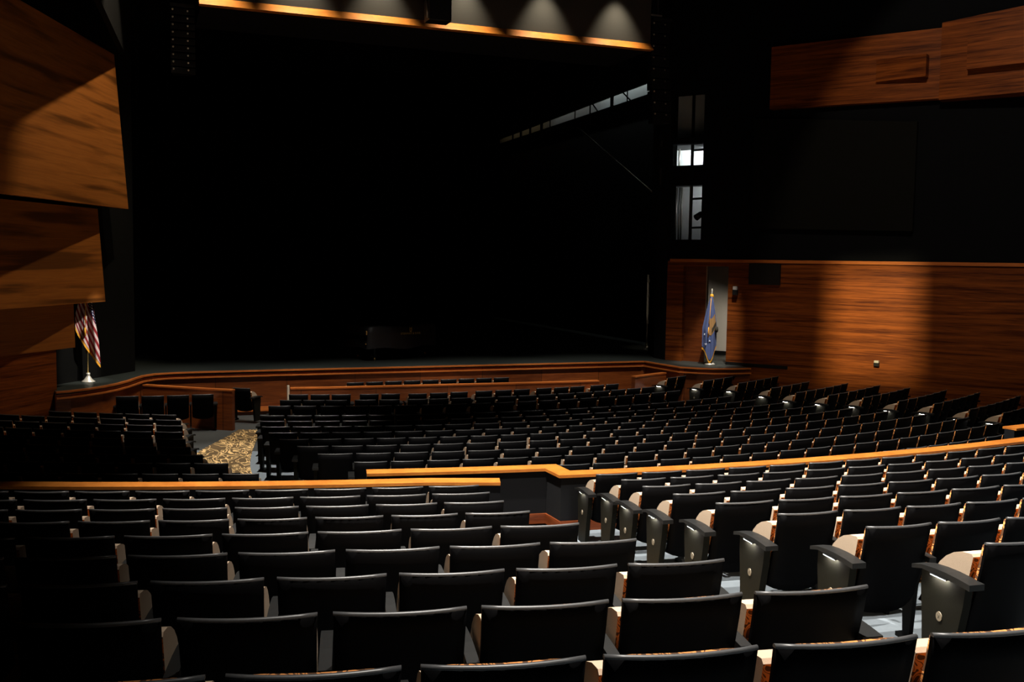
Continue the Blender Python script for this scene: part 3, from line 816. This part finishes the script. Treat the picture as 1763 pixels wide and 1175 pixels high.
# soffit with the wooden lip, washed by a row of downlights
SY = -0.30; SX0, SX1 = -5.92, 6.12; SZ = 9.92
mb = MB(); mb.box(SX0, SY + 0.15, SZ + 0.03, SX1, 2.4, 13.2)
struct(mb.build('ceiling_soffit', M['black']))
mb = MB(); mb.box(SX0, SY + 0.10, SZ + 0.03, SX1, SY + 0.145, 13.2)
struct(mb.build('wall_soffit', M['scallop']))
mb = MB()
prof = [(SY - 0.12, SZ), (SY + 0.12, SZ), (SY + 0.12, SZ + 0.21), (SY + 0.095, SZ + 0.21)]
n = len(prof)
vs = [(SX0 - 0.06, y, z) for y, z in prof] + [(SX1, y, z) for y, z in prof]
mb.add(vs, [[0, 1, 2, 3], [7, 6, 5, 4]] + [[i, (i + 1) % 4, 4 + (i + 1) % 4, 4 + i] for i in range(4)])
struct(mb.build('trim_2', M['rail']))
import itertools
for k, x in enumerate((-5.75, -3.62, -1.62, 0.60, 2.85, 5.02)):
    spot('downlight_soffit', (x, SY - 0.50, 11.75), (x, SY - 0.06, 10.0), 520, 62, 1.0, 0.08, color=(1, 0.88, 0.66))
# centre cluster speaker in front of the soffit
root = empty('speaker_cluster', (-0.32, -1.0, 9.9))
mb = MB(); mb.box(-0.28, -0.2, 0.02, 0.30, 0.25, 1.4); mb.build('cabinet', M['plastic_black'], root, bevel=0.02)
mb = MB(); mb.tube([(-0.30, -0.1, 0.08), (-0.305, -0.1, 0.5)], 0.02, 6); mb.build('bracket', M['steel'], root)
mb = MB(); mb.tube([(0, 0, 1.4), (0, 0, 3.3)], 0.015, 6); mb.build('cable', M['dsteel'], root)
tag(root, 'black hanging loudspeaker in front of the lit wooden ceiling lip', 'speaker')
# line arrays
def line_array(x, y, ztop, zbot, label, lean):
    root = empty('line_array', (x, y, ztop))
    n = 9; h = (ztop - zbot) / n
    off = 0.0
    for k in range(n):
        t = k / n; tilt = lean * t * t
        mb = MB()
        z0 = -h * (k + 1) + 0.02; z1 = -h * k - 0.02
        mb.hexa([(-0.30, -0.22 + tilt), (0.30, -0.22 + tilt), (0.22, 0.22 + tilt), (-0.22, 0.22 + tilt)], z0, z1)
        c = mb.build('cabinet', M['plastic_black'], root, bevel=0.012)
        mb = MB(); mb.tube([(-0.24, -0.20 + tilt, z1 - 0.02), (-0.24, -0.24 + tilt, z1 - 0.05)], 0.024, 8)
        mb.tube([(0.12, -0.20 + tilt, z1 - 0.05), (0.12, -0.24 + tilt, z1 - 0.06)], 0.022, 8)
        mb.build('rigging_pin', M['steel'], c)
    mb = MB(); mb.box(-0.3, -0.3, 0.0, 0.3, 0.4, 0.08); mb.tube([(0, 0, 0.08), (0, 0, 13.15 - ztop)], 0.02, 6); mb.build('rigging_frame', M['dsteel'], root)
    tag(root, label, 'speaker')
line_array(6.72, 0.5, 10.9, 8.0, 'hanging column of black loudspeakers at the right end of the ceiling lip', -0.25)
line_array(-6.25, 2.0, 10.3, 8.6, 'dark hanging column of loudspeakers at upper left before the stage', -0.2)
# pale steel bracket beside the array
mb = MB(); mb.box(6.26, 0.30, 10.2, 6.34, 0.36, 11.6); mb.box(6.26, 0.24, 11.02, 6.72, 0.29, 11.07)
thing_mesh(mb, 'rigging_bracket', M['steel'], 'pale steel rigging bracket above the right loudspeaker column', 'bracket')

# lit fly gallery on the right stage wall
root = empty('fly_gallery', (10.3, 15, 9.75))
def gz(y): return 10.64 - (y - 7.2) * 0.028
mb = MB(); mb.box(0.25, -9.5, 0.0, 0.30, 9.0, 1.5); mb.build('back_wall', M['greywall'], root, 'pale lit wall strip')
mb = MB(); mb.hexa([(-0.05, -9.5), (0.0, -9.5), (0.0, 9.0), (-0.05, 9.0)], [-0.1] * 4, [0.45, 0.45, 0.25, 0.25]); mb.build('lower_fascia', M['dsteel'], root)
mb = MB(); mb.hexa([(-0.05, -9.5), (0.0, -9.5), (0.0, 9.0), (-0.05, 9.0)], [0.88, 0.88, 0.45, 0.45], [2.2] * 4); mb.build('upper_fascia', M['dsteel'], root)
for y, w in ((-5.9, .03), (-4.6, .12), (-2.6, .04), (-1.1, .03), (1.6, .03), (2.6, .14), (4.0, .10), (5.2, .12), (6.3, .08)):
    mb = MB(); mb.box(-0.08, y - w, -0.1, -0.05, y + w, 1.3); mb.build('post', M['dsteel'], root)
for y0, y1 in ((-6.3, -5.2), (-3.4, -2.5)):
    mb = MB(); mb.tube([(-0.1, y0, 0.35), (-0.1, y1, 1.0)], 0.03, 6); mb.build('brace', M['dsteel'], root)
tag(root, 'long pale lit gallery strip with dark posts at upper right of the stage', 'gallery')
area('lamp_gallery', (10.36, 9.0, 11.25), (10.55, 9.0, 9.9), 42, 6.0, 0.06, color=(0.90, 1.0, 0.99))
area('lamp_gallery', (10.36, 14.5, 11.25), (10.55, 14.5, 9.9), 12, 5.0, 0.06, color=(0.98, 0.98, 0.92))
area('lamp_gallery', (10.36, 20.5, 11.25), (10.55, 20.5, 9.9), 6, 6.0, 0.06, color=(1.0, 0.72, 0.36))
mb = MB(); mb.tube([(10.2, 13.6, 9.72), (10.2, 9.75, 7.92), (10.2, 5.9, 6.12)], 0.032, 6)
thing_mesh(mb, 'cable', M['steel'], 'thin grey cable slanting down from the lit gallery strip', 'cable')

# curtains
def drape(name, x0, x1, y, z0, z1, fold, amp, label, ang=0.0):
    mb = MB(); n = int(abs(x1 - x0) / fold * 6); vs = []
    L_ = x1 - x0
    for i in range(n + 1):
        u = i / n; x = x0 + L_ * u; ph = 2 * PI * abs(L_) / fold * u
        yy = y + amp * math.sin(ph) + 0.4 * amp * math.sin(2.3 * ph + 1)
        vs += [(x, yy, z0), (x, yy, z1)]
    fs = [[2 * i, 2 * i + 2, 2 * i + 3, 2 * i + 1] for i in range(n)]
    m0 = len(vs)
    vs += [(v[0], v[1] + 0.03, v[2]) for v in vs]
    fs += [[m0 + a for a in f[::-1]] for f in fs]
    mb.add(vs, fs, 0, True)
    return thing_mesh(mb, name, M['velour'], label, 'curtain')
drape('curtain', -11.5, 10.2, 23.6, STZ + 0.01, 10.0, 0.55, 0.09, 'wide black backdrop curtain across the rear of the stage')
drape('curtain', -11.2, -7.4, 6.0, STZ + 0.01, 12.5, 0.5, 0.09, 'black side curtain nearest the left edge of the stage')
drape('curtain', -11.2, -7.2, 12.0, STZ + 0.01, 12.5, 0.5, 0.09, 'black side curtain further back on the left of the stage')
drape('curtain_border', -8.1, 7.8, 4.0, 10.3, 12.8, 0.6, 0.08, 'black border curtain hanging behind the ceiling lip')
# boom stand at right, plain post at left
def boom(x, y, h, label, mat):
    root = empty('boom_stand', (x, y, STZ))
    mb = MB(); mb.lathe([(0.16, 0.0), (0.16, 0.02), (0.05, 0.05), (0.035, 0.09)], 16); mb.build('base', M['dsteel'], root)
    mb = MB(); mb.tube([(0, 0, 0.06), (0.01, 0, h * 0.48), (0.0, 0, h)], [0.045, 0.04, 0.03], 10); mb.build('pole', mat, root)
    for z in (h * 0.37, h * 0.72, h * 0.92):
        mb = MB(); mb.box(-0.02, -0.09, z - 0.06, 0.10, 0.0, z + 0.05); mb.build('clamp', M['steel'], root)
    mb = MB(); mb.tube([(-0.03, -0.06, 0.05), (0.03, -0.06, 0.1)], 0.035, 8); mb.build('knob', M['chrome'], root)
    tag(root, label, 'stand')
spot('added_pole_fill', (6.5, 3.4, 6.5), (9.1, 5.1, 2.4), 220, 24, 0.9, color=WARM)  # fill spot added to brighten the pole, no fixture behind it
boom(9.15, 5.1, 2.60, 'tall pale lighting pole standing on the stage left of the door', M['steel'])
boom(-9.2, 3.8, 1.6, 'short thin pole in the dark corner behind the striped flag', M['steel'])

# ------------------------------------------------------------------ flags
def uv_cloth(name, fn, nu, nv, mat, parent, label=None):
    """fn(u,v) -> position; sheet with a uv map"""
    me = bpy.data.meshes.new(name); vs = [fn(i / nu, k / nv) for k in range(nv + 1) for i in range(nu + 1)]
    w = nu + 1; fs = [[k * w + i, k * w + i + 1, (k + 1) * w + i + 1, (k + 1) * w + i] for k in range(nv) for i in range(nu)]
    me.from_pydata(vs, [], fs); uv = me.uv_layers.new(name='uv')
    for p in me.polygons:
        for li, vi in zip(p.loop_indices, p.vertices):
            uv.data[li].uv = ((vi % w) / nu, (vi // w) / nv)
        p.use_smooth = True
    me.materials.append(mat)
    o = bpy.data.objects.new(name, me); COL.objects.link(o); o.parent = parent
    if label: o['label'] = label
    s = o.modifiers.new('thick', 'SOLIDIFY'); s.thickness = 0.006
    return o
def flag_stand(root, h, spear):
    mb = MB(); mb.lathe([(0.0, 0.0), (0.155, 0.0), (0.15, 0.02), (0.10, 0.055), (0.055, 0.12), (0.035, 0.16), (0.045, 0.18), (0.045, 0.21), (0.02, 0.22), (0.0, 0.22)], 24)
    mb.build('base', M['chrome'], root, 'polished bell-shaped base')
    mb = MB(); mb.tube([(0, 0, 0.2), (0, 0, h)], 0.017, 10); mb.build('pole', M['brass'], root)
    mb = MB(); mb.lathe([(0.0, h + 0.15), (0.02, h + 0.12), (0.03, h + 0.07), (0.012, h + 0.03), (0.028, h + 0.015), (0.02, h - 0.01)], 12)
    mb.build('finial', M['chrome'], root)
def stripes_mat():
    m, nt, b = newmat('striped_flag_cloth'); N = nt.nodes; L = nt.links
    uv = N.new('ShaderNodeUVMap'); uv.uv_map = 'uv'; sp = N.new('ShaderNodeSeparateXYZ'); L.new(uv.outputs[0], sp.inputs[0])
    def mth(op, a, b_=None, c=None):
        n = N.new('ShaderNodeMath'); n.operation = op
        for i, x in enumerate((a, b_, c)):
            if x is None: continue
            if isinstance(x, (int, float)): n.inputs[i].default_value = x
            else: L.new(x, n.inputs[i])
        return n.outputs[0]
    u, v = sp.outputs[0], sp.outputs[1]
    # stripes run steeply down to the right on the hanging cloth
    k = mth('ADD', mth('MULTIPLY', u, -4.8), mth('MULTIPLY', v, 13.0))
    st = mth('GREATER_THAN', mth('FRACT', mth('MULTIPLY', k, 0.5)), 0.5)
    mx = N.new('ShaderNodeMix'); mx.data_type = 'RGBA'; mx.inputs[6].default_value = (0.60, 0.50, 0.50, 1); mx.inputs[7].default_value = (0.22, 0.018, 0.022, 1)
    L.new(st, mx.inputs[0])
    # blue canton near the top right, with white stars
    can = mth('GREATER_THAN', mth('ADD', mth('MULTIPLY', u, 0.60), mth('MULTIPLY', v, -1.0)), 0.085)
    vo = N.new('ShaderNodeTexVoronoi'); vo.inputs['Scale'].default_value = 1.0; vo.inputs['Randomness'].default_value = 0.15
    mp = N.new('ShaderNodeMapping'); mp.inputs['Scale'].default_value = (9, 26, 1); L.new(uv.outputs[0], mp.inputs['Vector']); L.new(mp.outputs[0], vo.inputs['Vector'])
    star = mth('LESS_THAN', vo.outputs['Distance'], 0.3)
    bx = N.new('ShaderNodeMix'); bx.data_type = 'RGBA'; bx.inputs[6].default_value = (0.012, 0.014, 0.05, 1); bx.inputs[7].default_value = (0.6, 0.6, 0.6, 1); L.new(star, bx.inputs[0])
    m2 = N.new('ShaderNodeMix'); m2.data_type = 'RGBA'; L.new(can, m2.inputs[0]); L.new(mx.outputs[2], m2.inputs[6]); L.new(bx.outputs[2], m2.inputs[7])
    L.new(m2.outputs[2], b.inputs['Base Color']); b.inputs['Roughness'].default_value = 0.85; b.inputs['Specular IOR Level'].default_value = 0.1
    return m
SIDE = rad(-21)
# striped flag at left
fr = empty('flag', (-8.55, -0.08, STZ), rad(4)); H = 2.35
flag_stand(fr, H, True)
def stripe_pos(u, v):
    # u 0..1 across (left to right), v 0 at the top .. 1 at the bottom; lower edge slants down to the right
    z = H - 0.04 - v * (0.98 + 0.92 * u ** 0.8)
    g = 0.18 + 0.82 * min(1, v * 1.35) ** 0.8
    x = (-0.26 + 0.43 * u) * g + 0.10 * v * u
    y = -0.06 + 0.055 * g * math.sin(u * 13) - 0.03 * math.cos(u * 7)
    return (x, y, z)
uv_cloth('cloth', stripe_pos, 44, 40, stripes_mat(), fr)
def fringe(fn, parent, pts, wdt=0.06):
    mb = MB()
    P = [Vector(fn(u, v)) for u, v in pts]
    for a, b in zip(P, P[1:]):
        dz = Vector((0, 0, -wdt))
        vs = [a + Vector((0, -0.012, 0)), b + Vector((0, -0.012, 0)), b + Vector((0, -0.012, 0)) + dz, a + Vector((0, -0.012, 0)) + dz]
        vs += [v + Vector((0, 0.02, 0)) for v in vs]
        mb.add(vs, [[0, 1, 2, 3], [7, 6, 5, 4], [0, 4, 5, 1], [1, 5, 6, 2], [2, 6, 7, 3], [3, 7, 4, 0]])
    mb.build('fringe', M['gold'], parent, 'gold fringe')
fringe(stripe_pos, fr, [(i / 24, 1.0) for i in range(25)], 0.075)
def under_pos(u, v):
    z = H - 0.55 - v * 1.12; x = -0.06 + 0.22 * u + 0.02 * v; y = 0.06 + 0.03 * math.sin(u * 11)
    return (x, y, z)
uv_cloth('rear_fold', under_pos, 14, 10, plain('dark_red_cloth', (0.16, 0.03, 0.02), 0.9), fr, 'dark red fold hanging behind')
mb = MB(); mb.tube([(-0.02, -0.10, H - 0.05), (-0.035, -0.13, H - 0.6), (-0.05, -0.13, H - 1.05)], 0.010, 6); mb.tube([(-0.05, -0.13, H - 1.05), (-0.055, -0.13, H - 1.25)], [0.018, 0.026], 8)
mb.build('cord', M['gold'], fr, 'gold cord with tassel')
tag(fr, 'red and white striped flag with gold fringe on a stand at the left stage end', 'flag')
# blue flag at right
fb = empty('flag', (8.56, 0.09, STZ), rad(21)); H = 2.13
fb.rotation_euler = (0, 0, rad(-30))
flag_stand(fb, H, True)
def blue_pos(u, v):
    low = 1.50 + 0.42 * math.exp(-((u - 0.56) / 0.30) ** 2) - 0.10 * (u > 0.8) * (u - 0.8) / 0.2
    z = H - 0.10 - v * low
    g = 0.10 + 0.90 * min(1.0, v / 0.62) ** 0.75
    x = (-0.25 + 0.42 * u) * g
    y = -0.04 + 0.03 * g * math.sin(u * 14 + 0.6) - 0.10 * g * math.sin(PI * u)
    return (x, y, z)
uv_cloth('cloth', blue_pos, 48, 40, M['blueflag'], fb)
fringe(blue_pos, fb, [(i / 24, 1.0) for i in range(25)], 0.06)
mb = MB()
def patch(u0, u1, v0, v1, off, mi, n=6):
    vs = [Vector(blue_pos(u0 + (u1 - u0) * i / n, v0 + (v1 - v0) * k / n)) + Vector((0, -off, 0)) for k in range(n + 1) for i in range(n + 1)]
    w = n + 1
    mb.add(vs, [[k * w + i, k * w + i + 1, (k + 1) * w + i + 1, (k + 1) * w + i] for k in range(n) for i in range(n)], mi, True)
patch(0.46, 0.96, 0.34, 0.60, 0.014, 0); patch(0.66, 0.99, 0.50, 0.57, 0.024, 1); patch(0.36, 0.50, 0.40, 0.44, 0.010, 0); patch(0.36, 0.48, 0.50, 0.53, 0.010, 0)
eb = mb.build('emblem', [M['emblem'], M['emblem_dark']], fb, 'tan and dark emblem')
mb = MB()
mb.lathe([(0.0, 0.0), (0.075, 0.02), (0.10, 0.09), (0.08, 0.16), (0.0, 0.19)], 14)
mb.v = [(0.16 + v[0] * 0.55, -0.10 + v[1] * 0.5, 0.97 + v[2]) for v in mb.v]
mb.build('emblem_fold', M['emblem_dark'], fb, 'dark bulging fold of the emblem')
mb = MB()
for (u, v, s) in ((0.16, 0.72, 1), (0.26, 0.86, -1), (0.52, 0.69, 1)):
    c = Vector(blue_pos(u, v)) + Vector((0, -0.02, 0)); k = 0.035
    for sx in (-1, 1):
        mb.tube([c + Vector((0, 0, k * s)), c + Vector((sx * k * 0.7, 0, -k * s))], 0.007, 5)
    mb.tube([c + Vector((-k * 0.4, 0, -k * 0.25 * s)), c + Vector((k * 0.4, 0, -k * 0.25 * s))], 0.006, 5)
mb.build('lettering', M['letter'], fb, 'broken white letters in the folds')
mb = MB(); mb.lathe([(0.0, H - 0.16), (0.05, H - 0.13), (0.06, H - 0.08), (0.045, H - 0.03), (0.0, H - 0.01)], 10); mb.build('knot', M['gold'], fb, 'gold cord knot')
mb = MB(); mb.tube([(-0.02, -0.09, H - 0.15), (-0.05, -0.20, H - 0.7), (-0.075, -0.22, H - 1.02)], 0.008, 6); mb.tube([(-0.075, -0.22, H - 1.0), (-0.08, -0.22, H - 1.30)], [0.012, 0.018], 8)
mb.build('cord', M['gold'], fb, 'gold cord with tassels')
tag(fb, 'blue flag with tan emblem and gold fringe standing by the right door', 'flag')

# ------------------------------------------------------------------ covered grand piano
pr = empty('grand_piano', (0.05, 4.15, STZ), rad(14))
out = [(-1.36, -0.74), (-0.55, -0.74), (0.1, -0.66), (0.6, -0.42), (1.0, -0.22), (1.25, -0.05), (1.37, 0.22), (1.34, 0.52), (1.15, 0.70), (0.8, 0.74), (-1.36, 0.74)]
mb = MB(); mb.hexa(out, 0.62, 0.98); mb.build('case', M['piano'], pr, bevel=0.015)
mb = MB(); mb.box(-1.42, -0.70, 0.60, -1.1, 0.70, 0.74); mb.build('key_bed', M['piano'], pr)
# cloth cover: a grid draped over the case
def cover():
    mb = MB(); n = len(out); cx = sum(p[0] for p in out) / n; cy = sum(p[1] for p in out) / n
    per = []
    for i in range(n):
        a, b = out[i], out[(i + 1) % n]; m = max(1, int(math.dist(a, b) / 0.12))
        per += [(a[0] + (b[0] - a[0]) * k / m, a[1] + (b[1] - a[1]) * k / m) for k in range(m)]
    def wav(x, y): return 0.018 * math.sin(3.1 * x + 1.2) * math.cos(4 * y) + 0.012 * math.sin(7 * x + 5 * y)
    rings = []
    for s, z, w in ((0.0, 1.035, 1), (0.35, 1.03, 1), (0.7, 1.025, 1), (0.94, 1.015, 1), (1.012, 0.985, 0.3), (1.022, 0.8, 0), (1.03, 0.52, 0), (1.035, 0.36, 0)):
        rg = []
        for q, (x, y) in enumerate(per):
            X = cx + (x - cx) * s; Y = cy + (y - cy) * s
            if w == 0: X += 0.012 * math.sin(q * 1.3); Y += 0.012 * math.cos(q * 1.7)
            rg.append((X, Y, z + w * wav(X, Y) + (0.03 * math.sin(q * 0.5) if z < 0.4 else 0)))
        rings.append(rg)
    k = len(per); vs = [v for r_ in rings for v in r_]
    fs = [[i * k + j, i * k + (j + 1) % k, (i + 1) * k + (j + 1) % k, (i + 1) * k + j] for i in range(len(rings) - 1) for j in range(k)]
    mb.add(vs, fs, 0, True)
    return mb
cover().build('cloth_cover', M['cover'], pr, 'dark quilted cloth cover')
for x, y in ((-1.1, -0.55), (-1.1, 0.55), (1.05, 0.2)):
    mb = MB(); mb.tube([(x, y, 0.10), (x, y, 0.34), (x, y, 0.62)], [0.045, 0.055, 0.085], 10); lg = mb.build('leg', M['piano'], pr)
    mb = MB(); mb.tube([(x - 0.02, y, 0.045), (x + 0.02, y, 0.045)], 0.045, 12); mb.tube([(x, y, 0.05), (x, y, 0.12)], 0.03, 8); mb.build('caster', M['brass'], lg, 'brass caster')
mb = MB(); mb.box(-0.9, -0.10, 0.10, -0.82, 0.10, 0.62); mb.box(-1.0, -0.14, 0.06, -0.78, 0.14, 0.12); mb.build('pedal_lyre', M['piano'], pr)
mb = MB(); mb.box(-1.46, -0.72, 0.78, -1.42, -0.62, 0.90); mb.box(-1.47, -0.70, 0.5, -1.43, -0.66, 0.53); mb.build('hinge_hardware', M['brass'], pr, 'brass glint at the left end')
def text_mesh(body, size):
    cu = bpy.data.curves.new('lettering_curve', 'FONT'); cu.body = body; cu.size = size; cu.extrude = 0.002; cu.align_x = 'CENTER'
    t = bpy.data.objects.new('lettering_tmp', cu); COL.objects.link(t)
    dg = bpy.context.evaluated_depsgraph_get(); me = bpy.data.meshes.new_from_object(t.evaluated_get(dg))
    bpy.data.objects.remove(t)
    return me
me = text_mesh('STEINWAY & SONS', 0.085); me.materials.clear(); me.materials.append(M['ink_gold'])
lt = bpy.data.objects.new('lettering', me); COL.objects.link(lt); lt.parent = pr
e0 = Vector((0.1, -0.66)); e1 = Vector((1.0, -0.22)); ea = math.atan2(e1.y - e0.y, e1.x - e0.x)
ea = rad(7); lt.location = (0.02, -0.725, 0.76); lt.rotation_euler = (rad(90), 0, ea); lt['label'] = 'small gold lettering'
mb = MB()
for sx in (-1, 1):
    mb.tube([(sx * 0.02, 0, 0.0), (sx * 0.045, 0, 0.05), (sx * 0.025, 0, 0.09), (sx * 0.05, 0, 0.125)], 0.007, 6)
mb.tube([(0, 0, 0.0), (0, 0, 0.12)], 0.006, 6); mb.tube([(-0.045, 0, 0.085), (0.045, 0, 0.085)], 0.006, 6); mb.tube([(-0.03, 0, -0.01), (0.03, 0, -0.01)], 0.009, 6)
ly = mb.build('lyre_mark', M['ink_gold'], pr, 'small gold lyre mark'); ly.location = (0.02, -0.73, 0.85); ly.rotation_euler = (0, 0, ea)
tag(pr, 'grand piano under a dark cloth cover on the dim stage', 'piano')
spot('downlight_piano', (0.0, 1.2, 11.0), (0.1, 3.6, 1.6), 70, 30, 0.9, color=NEUT)
